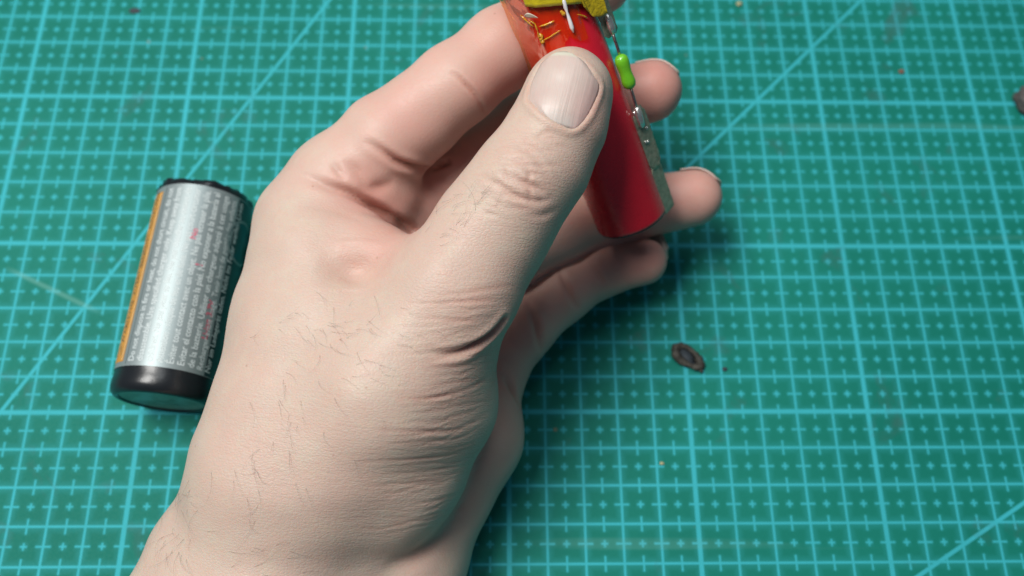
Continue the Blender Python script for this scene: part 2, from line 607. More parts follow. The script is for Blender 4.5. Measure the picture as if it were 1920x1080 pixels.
def surface_nets(F, lo, h):
    I = F < 0
    n = np.array(F.shape)
    cnt = np.zeros(n - 1, np.uint8)
    for a in (0, 1):
        for b in (0, 1):
            for c in (0, 1):
                cnt += I[a:n[0] - 1 + a, b:n[1] - 1 + b, c:n[2] - 1 + c]
    cells = np.argwhere((cnt > 0) & (cnt < 8))
    dims = n - 1
    key = (cells[:, 0] * dims[1] + cells[:, 1]) * dims[2] + cells[:, 2]      # already sorted
    acc = np.zeros((len(cells), 3)); num = np.zeros(len(cells))
    cor = [(a, b, c) for a in (0, 1) for b in (0, 1) for c in (0, 1)]
    for A in cor:
        for ax in range(3):
            if A[ax]: continue
            B = list(A); B[ax] = 1
            fa = F[cells[:, 0] + A[0], cells[:, 1] + A[1], cells[:, 2] + A[2]]
            fb = F[cells[:, 0] + B[0], cells[:, 1] + B[1], cells[:, 2] + B[2]]
            m = (fa < 0) != (fb < 0)
            t = np.where(m, fa / np.where(m, fa - fb, 1), 0)
            pt = np.tile(np.array(A, float), (len(cells), 1))
            pt[:, ax] = t
            acc += pt * m[:, None]; num += m
    V = lo + (cells + acc / num[:, None]) * h
    quads = []
    for ax in range(3):
        sl0 = [slice(None)] * 3; sl1 = [slice(None)] * 3
        sl0[ax] = slice(0, -1); sl1[ax] = slice(1, None)
        e = np.argwhere(I[tuple(sl0)] != I[tuple(sl1)])
        b, c = (ax + 1) % 3, (ax + 2) % 3
        e = e[(e[:, b] > 0) & (e[:, c] > 0) & (e[:, b] < n[b] - 1) & (e[:, c] < n[c] - 1)]
        inside0 = I[e[:, 0], e[:, 1], e[:, 2]]
        q = []
        for (db, dc) in ((-1, -1), (0, -1), (0, 0), (-1, 0)):
            cc = e.copy(); cc[:, b] += db; cc[:, c] += dc
            q.append(np.searchsorted(key, (cc[:, 0] * dims[1] + cc[:, 1]) * dims[2] + cc[:, 2]))
        q = np.stack(q, 1)
        q[~inside0] = q[~inside0][:, ::-1]
        quads.append(q)
    return V, np.concatenate(quads)


def march(uv, dmin=140):
    """first skin point met by the line of sight through each pixel"""
    uv = np.array(uv, float)
    dirs = np.stack([(uv[:, 0] - 960) / FPX, -(uv[:, 1] - 540) / FPX, -np.ones(len(uv))], 1) @ RM.T
    ln = np.linalg.norm(dirs, axis=1, keepdims=True)
    dirs = dirs / ln
    t = np.full(len(uv), float(dmin))
    for _ in range(70):
        s = hand_sdf(CAM + dirs * t[:, None])
        t = t + np.clip(s, -3, 6) * .8
    return CAM + dirs * t[:, None], np.abs(s) < .3


def densify(L, step=4.0):
    out = []
    L = [np.array(q, float) for q in L]
    # Catmull-Rom through the points
    Q = [2 * L[0] - L[1]] + L + [2 * L[-1] - L[-2]]
    for i in range(1, len(Q) - 2):
        a, b, c, d = Q[i - 1], Q[i], Q[i + 1], Q[i + 2]
        n = max(2, int(np.linalg.norm(c - b) / step))
        for k in range(n):
            t = k / n
            out.append(.5 * ((2 * b) + (c - a) * t + (2 * a - 5 * b + 4 * c - d) * t * t + (3 * b - a - 3 * c + d) * t ** 3))
    out.append(Q[-2])
    return out


# creases: (points, depth mm, width mm, colour strength); traced on the skin and cut into it
CREASES = [
    ([(944, 600), (925, 622), (895, 645), (862, 660), (828, 664), (780, 658)], 1.7, .8, .9),
    ([(925, 700), (890, 722), (850, 738), (800, 746), (730, 744)], .42, .6, .5),
    ([(935, 690), (900, 708), (862, 716), (790, 722)], .22, .55, .4),
    ([(936, 655), (900, 672), (860, 684), (770, 690)], .22, .55, .4),
    ([(930, 590), (895, 597), (860, 598), (780, 594)], .22, .7, .3),
    ([(955, 560), (925, 566), (890, 566), (800, 572)], .22, .7, .35),
    ([(970, 535), (930, 540), (840, 550)], .16, .7, .3),
    ([(915, 770), (880, 792), (820, 806), (690, 808)], .28, .6, .35),
    ([(900, 830), (850, 850), (790, 862), (660, 866)], .24, .6, .3),
    ([(870, 880), (820, 896), (680, 912)], .22, .6, .25),
    ([(905, 800), (850, 822), (720, 834)], .2, .6, .25),
    # thumb knuckle
    ([(900, 328), (922, 340), (940, 349), (958, 362), (985, 374), (1010, 378), (1040, 370)], .50, .55, .38),
    ([(955, 322), (970, 334), (985, 343), (1005, 352), (1025, 368)], .55, .5, .42),
    ([(990, 345), (992, 325), (978, 314)], .32, .45, .3),
    ([(991, 348), (994, 365), (1000, 378)], .28, .45, .25),
    ([(940, 295), (965, 300), (985, 308), (1005, 320), (1028, 332)], .30, .55, .22),
    ([(955, 268), (985, 280), (1010, 300), (1030, 328)], .26, .55, .2),
    ([(940, 310), (948, 330), (962, 342)], .28, .5, .2),
    ([(975, 262), (1005, 275), (1030, 292)], .22, .5, .18),
    ([(1000, 262), (1025, 248), (1050, 254)], .2, .5, .15),
    ([(990, 398), (1015, 404), (1050, 392)], .2, .7, .15),
    # index finger
    ([(838, 304), (805, 316), (775, 314), (748, 304), (729, 291), (700, 272), (676, 264)], 1.8, .8, .9),
    ([(838, 132), (858, 142), (876, 160), (892, 178), (904, 198), (912, 220)], .75, .5, .6),
    # web and palm
    ([(778, 436), (735, 408), (698, 385), (655, 362), (616, 350), (585, 336), (552, 325)], 2.3, 1.0, .8),
    ([(618, 300), (632, 318), (650, 340)], .45, .8, .25),
    ([(668, 345), (690, 352), (716, 350), (742, 338)], .5, 1.3, .45),
    ([(640, 300), (668, 318), (690, 345)], .4, 1.0, .3),
    ([(560, 385), (600, 390), (650, 402), (700, 425)], .18, 1.2, .1),
    ([(590, 500), (635, 510), (690, 502), (735, 480)], 1.0, 3.2, .25),
    # little finger and palm edge
    ([(986, 562), (994, 575), (1005, 605), (1010, 635), (1016, 660)], .9, .9, .65),
    ([(1044, 500), (1060, 528), (1072, 555), (1085, 582)], .75, .8, .6),
    ([(1108, 488), (1118, 508), (1132, 528), (1142, 540)], .35, .7, .4),
    ([(943, 703), (958, 728), (972, 752), (982, 775)], .8, .9, .6),
    ([(835, 985), (820, 1010), (780, 1040), (720, 1062)], .6, 1.6, .4),
]
rw = random.Random(77)
for k_ in range(34):                          # short lines over the thumb knuckle and towards the nail
    f_ = rw.uniform(0, 1)
    cx_, cy_ = 1030 - 75 * f_ + rw.uniform(-45, 35), 252 + 150 * f_ + rw.uniform(-10, 10)
    ln_, an_ = rw.uniform(18, 46), math.radians(24 + rw.gauss(0, 16))
    bw_ = rw.uniform(-4, 4)
    CREASES.append(([(cx_ + ln_ * (t_ - .5) * math.cos(an_), cy_ + ln_ * (t_ - .5) * math.sin(an_) + bw_ * math.sin(t_ * 3.14)) for t_ in (0, .33, .66, 1)],
                    rw.uniform(.08, .15), rw.uniform(.35, .5), rw.uniform(.05, .22)))
for k_ in range(46):                          # many faint lines between the main folds of the thenar
    v0 = 545 + k_ * 9.5
    x1 = 955 - max(0, v0 - 700) * .28 - rw.uniform(0, 60)
    ln_ = rw.uniform(70, 210)
    CREASES.append(([(x1 - ln_ * f, v0 + 26 * math.sin(f * 1.5) * (1 if v0 > 590 else .2) + rw.uniform(-4, 4)) for f in (0, .25, .5, .75, 1)],
                    rw.uniform(.151, .22), rw.uniform(.4, .6), rw.uniform(.05, .28)))
NAIL = [(991, 189), (993, 165), (1003, 139), (1019, 114), (1042, 100), (1067, 100), (1092, 113), (1112, 138),
        (1125, 163), (1114, 195), (1099, 222), (1077, 241), (1050, 235), (1018, 214)]


def closest_on(V, L):
    """distance of vertices V to polyline L, chunked"""
    best = np.full(len(V), 1e9)
    for a, b in zip(L[:-1], L[1:]):
        ab = b - a
        l2 = ab @ ab
        if l2 < 1e-9: continue
        t = np.clip(((V - a) @ ab) / l2, 0, 1)
        best = np.minimum(best, np.linalg.norm(V - a - t[:, None] * ab, axis=1))
    return best


def build_hand():
    root = empty('hand', W0, 'bare left hand and wrist, thumb on top, pinching the red battery over the green mat', 'hand')
    F, lo, h = build_field(.52)
    V, Q = surface_nets(F, lo, h)
    del F
    nrm, s = grad(V, .5)
    for _ in range(2):
        V = V - nrm * (hand_sdf(V) / np.maximum(s, .5))[:, None]
    red = np.zeros(len(V)); crs = np.zeros(len(V)); disp = np.zeros(len(V))
    jr = random.Random(3)
    todo = []
    for pts, dep, wid, cs in CREASES:
        if .15 < dep < .6 and wid < 1 and pts[0][1] > 500:
            dep, wid, cs = dep * .62, wid * .62, cs * 1.25
            pts = [(a + jr.uniform(-5, 5), b + jr.uniform(-3, 3)) for a, b in pts]
        uv = densify([np.array(q) for q in pts])
        todo.append((uv, dep, wid, cs))
    ML, MO = march([q for t_ in todo for q in t_[0]])
    pos = 0
    for uv, dep, wid, cs in todo:
        L, ok = ML[pos:pos + len(uv)], MO[pos:pos + len(uv)]
        pos += len(uv)
        L = L[ok]
        # break where the traced line jumps in depth
        if len(L) < 2: continue
        lo_, hi_ = L.min(0) - 5, L.max(0) + 5
        m = np.all((V > lo_) & (V < hi_), axis=1)
        idx = np.where(m)[0]
        segs = []
        cur = [L[0]]
        for q in L[1:]:
            if np.linalg.norm(q - cur[-1]) > 3.0:
                if len(cur) > 1: segs.append(cur)
                cur = [q]
            else: cur.append(q)
        if len(cur) > 1: segs.append(cur)
        for sg in segs:
            n = len(sg)
            D = np.full(len(idx), 1e9); W_ = np.zeros(len(idx))
            for i, (a, b) in enumerate(zip(sg[:-1], sg[1:])):
                ab = b - a; l2 = ab @ ab
                if l2 < 1e-9: continue
                t = np.clip(((V[idx] - a) @ ab) / l2, 0, 1)
                d = np.linalg.norm(V[idx] - a - t[:, None] * ab, axis=1)
                f = (i + t) / (n - 1)
                m2 = d < D
                D[m2] = d[m2]; W_[m2] = (np.clip((1 - f) * 1.5, 0, 1) ** 1.2 * np.clip(.55 + 2.2 * f, 0, 1))[m2] if dep > 1.5 else np.clip(np.minimum(f, 1 - f)[m2] * 2.3, 0, 1) ** .8
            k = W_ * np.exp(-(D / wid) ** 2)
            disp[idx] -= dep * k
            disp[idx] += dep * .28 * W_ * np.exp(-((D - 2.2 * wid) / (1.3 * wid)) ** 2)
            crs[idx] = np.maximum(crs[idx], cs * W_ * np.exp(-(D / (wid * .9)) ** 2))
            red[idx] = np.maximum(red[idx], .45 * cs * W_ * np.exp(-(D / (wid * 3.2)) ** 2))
    # gentle unevenness of the flesh
    for i in range(0, len(V), 1):
        pass
    f1 = np.sin(V @ np.array([.21, .13, .17]) + 1.3 * np.sin(V @ np.array([.09, -.19, .11]))) * np.sin(V @ np.array([-.12, .23, .08]) + .7)
    disp += .18 * f1
    # nail bed
    nl, ok = march(densify([np.array(q) for q in NAIL + [NAIL[0]]]))
    nc = nl.mean(0)
    m = np.linalg.norm(V - nc, axis=1) < 22
    idx = np.where(m)[0]
    D = closest_on(V[idx], list(nl))
    vv = nl - nc
    _, _, vt = np.linalg.svd(vv)
    n_ax = vt[2] if vt[2] @ (CAM - nc) > 0 else -vt[2]
    t_ax = P(1066, 98, 180) - P(1040, 222, 180); t_ax -= n_ax * (t_ax @ n_ax); t_ax /= np.linalg.norm(t_ax)
    s_ax = np.cross(t_ax, n_ax)

    def inside(pts, poly):
        x, y = pts[:, 0], pts[:, 1]
        r = np.zeros(len(pts), bool)
        j = len(poly) - 1
        for i in range(len(poly)):
            xi, yi = poly[i]; xj, yj = poly[j]
            c = ((yi > y) != (yj > y)) & (x < (xj - xi) * (y - yi) / (yj - yi + 1e-12) + xi)
            r ^= c
            j = i
        return r
    poly2 = np.stack([vv @ s_ax, vv @ t_ax], 1)
    q2 = np.stack([(V[idx] - nc) @ s_ax, (V[idx] - nc) @ t_ax], 1)
    ins = inside(q2, poly2) & (nrm[idx] @ n_ax > 0)
    near_tip = np.clip((q2[:, 1] - 4) / 4, 0, 1)
    disp[idx] -= np.where(ins, .55 * np.clip(D / .8, 0, 1), 0)
    disp[idx] += np.where(~ins, .34 * np.exp(-((D - .7) / .8) ** 2) * (1 - near_tip), 0)
    crs[idx] = np.maximum(crs[idx], np.where(~ins, .30 * np.exp(-(D / .5) ** 2), 0))
    # regions of pinker skin
    for (u, v, d, r, a) in [(1235, 160, 216, 16, .8), (1310, 345, 226, 14, .6), (1200, 470, 228, 16, .8), (1120, 470, 228, 8, .35),
                            (945, 545, 182, 7, .40), (905, 620, 180, 9, .25), (900, 700, 182, 10, .18), (880, 240, 203, 9, .42), (920, 180, 199, 9, .40),
                            (850, 300, 205, 10, .35), (690, 372, 200, 8, .75), (765, 360, 206, 10, .7), (720, 405, 200, 7, .7), (800, 330, 208, 12, .6), (715, 452, 186, 9, .5), (665, 470, 186, 8, .35),
                            (1125, 250, 182, 7, .45), (1115, 330, 182, 6, .28), (1060, 330, 178, 6, .15), (1010, 350, 176, 6, .14),
                            (1120, 205, 176, 6, .35), (960, 330, 210, 14, .5), (850, 340, 214, 16, .5), (860, 980, 196, 10, .30), (960, 640, 218, 12, .30), (960, 800, 210, 12, .15),
                            (1100, 400, 226, 12, .2), (980, 130, 200, 8, .2)]:
        dd = np.linalg.norm(V - P(u, v, d), axis=1)
        red = np.maximum(red, a * np.exp(-(dd / r) ** 2))
    # palmar side: fingers, palm hollow and the heel of the palm
    dist_f = np.full(len(V), 1e9)
    for L in FIN:
        for a, b in zip(L[:-1], L[1:]):
            t, d = seg_dist(V, a[0], b[0])
            dist_f = np.minimum(dist_f, d - 11)
    palm = np.clip(1 - dist_f / 4, 0, 1)
    for (u, v, d, r) in [(700, 370, 202, 14), (780, 420, 208, 16), (960, 760, 210, 16), (930, 900, 205, 14), (980, 640, 220, 14)]:
        dd = np.linalg.norm(V - P(u, v, d), axis=1)
        palm = np.maximum(palm, np.clip(1.4 - dd / r, 0, 1))
    wr = np.zeros(len(V))
    for (u, v, d, r, a) in [(870, 720, 180, 14, 1), (830, 830, 182, 16, .9), (760, 930, 180, 18, .6), (880, 640, 180, 10, .5),
                            (980, 320, 176, 9, .9), (960, 400, 176, 8, .5), (900, 560, 176, 10, .5), (600, 800, 180, 20, .25)]:
        dd = np.linalg.norm(V - P(u, v, d), axis=1)
        wr = np.maximum(wr, a * np.clip(1.3 - dd / r, 0, 1))
    # rest coordinates for the relief: x across the picture of the thumb, y along it
    R3 = np.stack([RM[:, 0], RM[:, 1], RM[:, 2]], 1)
    ang = math.radians(-6)
    rot = np.array([[math.cos(ang), -math.sin(ang), 0], [math.sin(ang), math.cos(ang), 0], [0, 0, 1]])
    rest = (V - W0) @ R3 @ rot
    kd = np.linalg.norm(V - P(990, 330, 176), axis=1)
    bend = np.clip(1 - kd / 26, 0, 1)[:, None] * .0
    V2 = V + nrm * disp[:, None]
    me = bpy.data.meshes.new('skin')
    me.vertices.add(len(V2)); me.vertices.foreach_set('co', (V2 * S).astype(np.float32).ravel())
    me.loops.add(Q.size); me.loops.foreach_set('vertex_index', Q.astype(np.int32).ravel())
    me.polygons.add(len(Q)); me.polygons.foreach_set('loop_start', np.arange(0, Q.size, 4, dtype=np.int32))
    me.polygons.foreach_set('use_smooth', np.ones(len(Q), bool))
    me.update(calc_edges=True)
    me.validate()
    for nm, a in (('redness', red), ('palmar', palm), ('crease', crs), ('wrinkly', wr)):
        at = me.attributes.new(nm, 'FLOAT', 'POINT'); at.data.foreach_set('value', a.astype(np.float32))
    at = me.attributes.new('rest', 'FLOAT_VECTOR', 'POINT'); at.data.foreach_set('vector', rest.astype(np.float32).ravel())
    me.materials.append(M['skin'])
    o = bpy.data.objects.new('skin', me)
    col.objects.link(o)
    o.parent = root; o.matrix_parent_inverse = root.matrix_world.inverted()

    # ---- thumb nail plate
    vs, fs, ed, sd, nv = [], [], [], [], []
    n_t, n_s = 34, 30
    ymin, ymax = poly2[:, 1].min(), poly2[:, 1].max()
    grid = {}
    for i in range(n_t):
        y = ymin + (ymax - ymin) * (.01 + .98 * i / (n_t - 1))
        xs = []
        for a, b in zip(poly2[:-1], poly2[1:]):
            if (a[1] > y) != (b[1] > y):
                xs.append(a[0] + (b[0] - a[0]) * (y - a[1]) / (b[1] - a[1]))
        x0, x1 = min(xs), max(xs)
        for j in range(n_s):
            x = x0 + (x1 - x0) * j / (n_s - 1)
            start = nc + s_ax * x + t_ax * y + n_ax * 12
            vs.append(start); sd.append(2 * j / (n_s - 1) - 1); ed.append(i / (n_t - 1)); nv.append((x, y, 0))
            if i and j:
                a = (i - 1) * n_s + j - 1
                fs.append((a, a + 1, a + n_s + 1, a + n_s))
    vs = np.array(vs)
    for _ in range(60):
        vs = vs - n_ax * (hand_sdf(vs) * .8)[:, None]
    sd = np.array(sd); ed = np.array(ed); nv = np.array(nv)
    rim = np.minimum(1 - np.abs(sd), np.minimum(ed * 1.2 + .0, 1.0)) 
    lift = -.12 + .42 * np.clip(rim / .22, 0, 1) + .25 * np.clip((ed - .8) / .2, 0, 1)
    vs = vs + n_ax * lift[:, None]
    nail = new_obj('thumbnail', vs, fs, M['nail'], root)
    me = nail.data
    for nm, a in (('edge', ed), ('side', sd)):
        at = me.attributes.new(nm, 'FLOAT', 'POINT'); at.data.foreach_set('value', a.astype(np.float32))
    for nm, a in (('rest', (vs - W0) @ R3), ('nail', nv)):
        at = me.attributes.new(nm, 'FLOAT_VECTOR', 'POINT'); at.data.foreach_set('vector', a.astype(np.float32).ravel())
    solidify(nail, .35)

    # ---- the far fingers' nails, seen edge-on at the tips
    def tip_nail(L, back, size, wid, du):
        a, b = L[-2][0], L[-1][0]
        z = (b - a) / np.linalg.norm(b - a)
        y = back - z * (back @ z); y /= np.linalg.norm(y)
        x = np.cross(y, z)
        r = L[-1][1]
        g = []; f = []
        for i in range(12):
            for j in range(13):
                g.append(b + z * (r * .98 + du - size * (1 - i / 11)) + x * (wid * (j / 6 - 1)) * (1 if i < 8 else math.sqrt(max(.05, 1 - ((i - 7) / 4.6) ** 2))) + y * 14)
                if i and j:
                    q = (i - 1) * 13 + j - 1
                    f.append((q, q + 1, q + 14, q + 13))
        g = np.array(g)
        last = g.copy()
        for _ in range(60):
            sdf = hand_sdf(g)
            g = g - y * np.clip(sdf * .8, -1, 4)[:, None]
            low = (g - b) @ y < r * .25
            g[low] += y * (r * .25 - ((g[low] - b) @ y))[:, None]
        g = g + y * .3
        o = new_obj('fingernail', g, f, M['nail'], root)
        n = len(g)
        ii = np.repeat(np.arange(12), 13) / 11.0
        jj = np.tile(np.arange(13), 12) / 6.0 - 1
        for nm, a_ in (('edge', ii), ('side', jj)):
            at = o.data.attributes.new(nm, 'FLOAT', 'POINT'); at.data.foreach_set('value', a_.astype(np.float32))
        for nm, a_ in (('rest', (g - W0) @ R3), ('nail', np.stack([jj * wid, ii * size, ii * 0], 1))):
            at = o.data.attributes.new(nm, 'FLOAT_VECTOR', 'POINT'); at.data.foreach_set('vector', a_.astype(np.float32).ravel())
        solidify(o, .4)
    up = RM[:, 1]; rt = RM[:, 0]; fw = -RM[:, 2]
    tip_nail(MID, up * 1.0 + fw * .6, 10, 4.4, -.2)
    tip_nail(RNG, up * 1.0 + fw * .45, 10, 4.8, .2)
    tip_nail(PNK, up * .8 + fw * .8 + rt * .35, 8, 4.2, .7)
    tip_nail(IDX, fw, 10, 5.0, .6)

    # ---- hairs on thumb, back of hand and wrist edge
    hv, hf = [], []
    seeds = []
    r2 = random.Random(11)
    for (cu, cv, su, sv, n, ang, ln) in [(640, 600, 120, 55, 34, 20, 42), (560, 650, 90, 80, 16, 60, 40), (690, 700, 100, 70, 14, 20, 40), (855, 405, 55, 45, 20, -25, 44),
                                         (895, 375, 25, 20, 8, -20, 60), (560, 800, 80, 80, 18, 75, 45), (480, 900, 60, 80, 14, 80, 60), (330, 1030, 25, 40, 18, 100, 60), (350, 930, 14, 40, 12, 100, 60),
                                         (500, 1040, 90, 30, 12, -15, 60)]:
        for _ in range(n):
            seeds.append((r2.gauss(cu, su * .6), r2.gauss(cv, sv * .6), ang + r2.gauss(0, 26), ln * r2.uniform(.4, 1.2), r2.uniform(-1, 1)))
    paths = []
    for (u, v, an, ln, cv) in seeds:
        a = math.radians(an); c = []
        x, y = u, v
        for k in range(8):
            c.append((x, y))
            x += math.cos(a) * ln / 7; y += math.sin(a) * ln / 7
            a += cv * .22
        paths.append(c)
    flat = [q for c in paths for q in c]
    pts, ok = march(flat)
    g, _ = grad(pts)
    for i in range(len(paths)):
        sl = slice(i * 8, i * 8 + 8)
        if not ok[i * 8]: continue
        pp = pts[i * 8:i * 8 + 8].copy(); gg = g[i * 8:i * 8 + 8]
        good = 1
        while good < 8 and ok[i * 8 + good] and np.linalg.norm(pp[good] - pp[good - 1]) < 3: good += 1
        if good < 4: continue
        pp = pp[:good] + gg[:good] * (np.array([0, .25, .4, .5, .55, .6, .6, .6][:good]) + .05)[:, None]
        base = len(hv)
        for k in range(good):
            t = pp[min(k + 1, good - 1)] - pp[max(k - 1, 0)]; t /= np.linalg.norm(t) + 1e-9
            a_ = np.cross(t, gg[k]); a_ /= np.linalg.norm(a_) + 1e-9
            b_ = np.cross(t, a_)
            rr = .021 * (1 - .75 * k / (good - 1))
            for q in range(3):
                hv.append(pp[k] + rr * (a_ * math.cos(q * 2.094) + b_ * math.sin(q * 2.094)))
            if k:
                for q in range(3):
                    s0 = base + (k - 1) * 3
                    hf.append((s0 + q, s0 + (q + 1) % 3, s0 + 3 + (q + 1) % 3, s0 + 3 + q))
    hair = new_obj('hair', hv, hf, M['hair'], root)
    tag(hair, kind='stuff')
    return root


build_hand()


# ================================================================== RED BATTERY
def red_battery():
    bot, top = P(1184, 410, 218), P(1027, 0, 192)
    fr = frame_from(bot, top, CAM)
    x, y, z = fr
    if x @ RM[:, 0] < 0: x = -x; fr = (x, y, z)
    root = empty('battery_cell', bot, 'slim red lithium battery cell held between thumb and fingers with metal strips and amber tape', 'battery')

    def L(a, b, s):
        return bot + x * a + y * b + z * (s - 1.4 * min(1, max(0, s / 12)))
    lathe('wrap', [(8.0, .05), (8.8, .08), (9.08, .3), (9.15, .9), (9.15, 70), (8.6, 70.6), (8.0, 70.7)], bot, fr, M['red'], root)
    lathe('end_plate', [(.01, -.15), (7.4, -.15), (8.4, -.45), (8.85, -.25), (8.9, .2), (8.3, .6)], bot, fr, M['black'], root)
    lathe('positive_end', [(8.3, 70.2), (8.2, 70.75), (4, 70.8), (3.6, 71.8), (.01, 71.8)], bot, fr, M['can'], root, seg=48)
    # nickel strip folded round the bottom corner, running up the right side
    def strip(name, path, wid, th, mat, parent=root, wob=.12, seed=1):
        rr = random.Random(seed)
        vs, fs = [], []
        n = len(path)
        m = 7
        for i, (a, b, s, wa, wb, wsc) in enumerate(path):
            c = L(a, b, s)
            wv = (x * wa + y * wb); wv = wv / np.linalg.norm(wv)
            for j in range(m):
                t = j / (m - 1) - .5
                vs.append(c + wv * wid * wsc * t + y * rr.uniform(-wob, wob) + x * rr.uniform(-wob, wob) * .5)
                if i and j:
                    q = (i - 1) * m + j - 1
                    fs.append((q, q + 1, q + m + 1, q + m))
        o = new_obj(name, vs, fs, mat, parent)
        solidify(o, th, 0)
        sb = o.modifiers.new('soft', 'BEVEL'); sb.width = .04 * S; sb.segments = 1
        return o
    lower = []
    for s in np.linspace(-.6, 13.5, 14):
        lower.append((9.75 + .02 * s, 1.6, s, 1, -1.15, 1.0 if s < 13 else .7))
    strip('metal_strip', [(9.3, 1.6, -1.0, 1, -1.15, .55)] + lower, 4.6, .25, M['nickel'], wob=.05, seed=2)
    strip('metal_strip', [(10.2 + .02 * (s - 14), 1.9, s, 1, -.95, (.65 if s < 13.6 or s > 28.2 else 1.0)) for s in np.linspace(12.8, 29.0, 22)], 4.6, .3, M['nickel'], wob=.2, seed=3)
    strip('metal_strip', [(10.4 + .01 * (s - 14), 2.3, s, 1, -1.0, (.6 if s < 47.7 else 1.0)) for s in np.linspace(47.2, 59.5, 16)], 4.8, .25, M['nickel'], wob=.10, seed=5)
    # glossy solder blobs
    def blob(pts, rad, name='solder_blob', mt='solder'):
        tube(name, [L(*q) for q in pts], rad, M[mt], root, seg=14)
    blob([(10.3, 2.9, 29.8), (10.35, 3.1, 29.2), (10.3, 3.3, 28), (10.2, 3.2, 26.2), (10.1, 2.9, 24.8), (10.0, 2.6, 24.0)], [.25, .75, .95, .9, .85, .3])
    blob([(10.9, 3.0, 47.6), (10.95, 3.2, 48.1), (11, 3.4, 49.5), (11, 3.3, 51.5), (11, 3.0, 52.6)], [.3, .8, 1.0, .8, .3])
    # green axial part with leads
    th = empty('fuse', L(10.4, 3, 38)); th.parent = root; th.matrix_parent_inverse = root.matrix_world.inverted()
    for k in ('label', 'category'):
        if k in th: del th[k]
    prof = [(.30, 34.2), (.8, 34.4), (1.35, 34.9), (1.62, 35.7), (1.60, 36.5), (1.48, 37.3), (1.42, 38.2), (1.46, 39.2), (1.60, 40.2), (1.66, 41.0), (1.5, 41.9), (1.0, 42.5), (.4, 42.75)]
    tube('fuse_body', [L(10.6 + .02 * (s - 34), 3.2, s) for r, s in prof], [r for r, s in prof], M['green'], th, seg=24)
    tube('lead', [L(10.3, 3.1, 28.5), L(10.45, 3.3, 31), L(10.55, 3.25, 33), L(10.6, 3.2, 34.5)], .36, M['wire'], th)
    tube('lead', [L(10.75, 3.2, 42.5), L(10.85, 3.2, 44), L(10.85, 3.3, 46), L(10.9, 3.3, 48.5)], .36, M['wire'], th)

    # amber tape: film over the upper part with a ragged lower edge, flaring at the left
    vs, fs = [], []
    rr = random.Random(8)
    nt, ns = 90, 26
    for i in range(nt):
        th_ = math.radians(-172 + 344 * i / (nt - 1))
        edge = 49.3 + 2.2 * math.sin(th_ * 3 + 1) + 1.0 * math.sin(th_ * 11) + rr.uniform(-.35, .35)
        if math.sin(th_) < -.5: edge -= 3.0
        if math.sin(th_) > .55: edge += 7
        for j in range(ns):
            f = j / (ns - 1)
            s = edge + (71.5 - edge) * f
            r = 9.42 + .05 * math.sin(th_ * 9 + s * .7) + .12 * mnoise.noise(Vector((th_ * 3, s * .35, 0)))
            # loose wing at the left
            wl = max(0, -math.sin(th_) - .75) / .25
            r += wl * (.15 + .5 * max(0, (s - 48) / 20))
            rx = r * math.sin(th_); ry = r * math.cos(th_)
            if j < 3: r2_ = .15 * (3 - j) * (1 + math.sin(i * 1.7)); rx += r2_ * math.sin(th_) * .4; ry += r2_ * math.cos(th_) * .4
            # creases across the front
            ry += .35 * math.exp(-((s - 57 - 4 * (th_ + .3)) / .5) ** 2) * (abs(th_) < .9)
            ry += .45 * math.exp(-((th_ - .12 - .004 * (s - 60)) / .05) ** 2) * (s < 66)
            vs.append(L(rx, ry, s))
            if i and j:
                q = (i - 1) * ns + j - 1
                fs.append((q, q + 1, q + ns + 1, q + ns))
    tp = new_obj('tape', vs, fs, M['tape'], root)

    def patch(name, fn, nu, nv_, mat, thick):
        vs, fs = [], []
        for i in range(nu):
            for j in range(nv_):
                vs.append(L(*fn(i / (nu - 1), j / (nv_ - 1))))
                if i and j:
                    q = (i - 1) * nv_ + j - 1
                    fs.append((q, q + 1, q + nv_ + 1, q + nv_))
        o = new_obj(name, vs, fs, mat, root)
        solidify(o, thick, 0)
        return o

    def on(u, v, lift=0.0):           # point on the front of the cell under a spot of the picture
        d = RM @ np.array([(u - 960) / FPX, -(v - 540) / FPX, -1.0])
        p0 = CAM - bot
        dx_, dy_, px_, py_ = d @ x, d @ y, p0 @ x, p0 @ y
        A, B, C_ = dx_ * dx_ + dy_ * dy_, 2 * (dx_ * px_ + dy_ * py_), px_ * px_ + py_ * py_ - (9.55 + lift) ** 2
        t = (-B - math.sqrt(max(0, B * B - 4 * A * C_))) / (2 * A)
        return CAM + d * t

    def lerp(pts, u):
        k = min(int(u * (len(pts) - 1)), len(pts) - 2)
        f = u * (len(pts) - 1) - k
        return [p_ * (1 - f) + q_ * f for p_, q_ in zip(pts[k], pts[k + 1])]

    def sheet(name, lower, nu, nv_, up, mat, thick, wob):
        vs, fs = [], []
        for i in range(nu):
            c = lower(i / (nu - 1))
            for j in range(nv_):
                f = j / (nv_ - 1)
                vs.append(c + z * up * f + y * wob * math.sin(i * .9 + f * 9) + x * wob * .5 * math.sin(i * .5 + f * 14))
                if i and j:
                    q = (i - 1) * nv_ + j - 1
                    fs.append((q, q + 1, q + nv_ + 1, q + nv_))
        return solidify(new_obj(name, vs, fs, mat, root), thick, 0)
    # thick folded yellow band across the top front, and the olive wing over the strip
    edge = [(986, 12), (1004, 14), (1030, 12), (1060, 9), (1090, 7), (1106, 6)]
    sheet('folded_tape', lambda u: on(*lerp(edge, u), .55), 40, 14, 10, M['yellow'], .35, .06)
    dst = (CAM - L(10.4, 2.3, 57)) @ RM[:, 2]
    wing = [(1094, 12, dst - 4.2), (1103, 22, dst - 3.2), (1112, 31, dst - 2.2), (1124, 32, dst - 1.6), (1134, 28, dst - 1.2), (1141, 25, dst - 1.0)]
    sheet('folded_tape', lambda u: P(*lerp(wing, u)), 22, 24, 14, M['olive'], .3, .16)
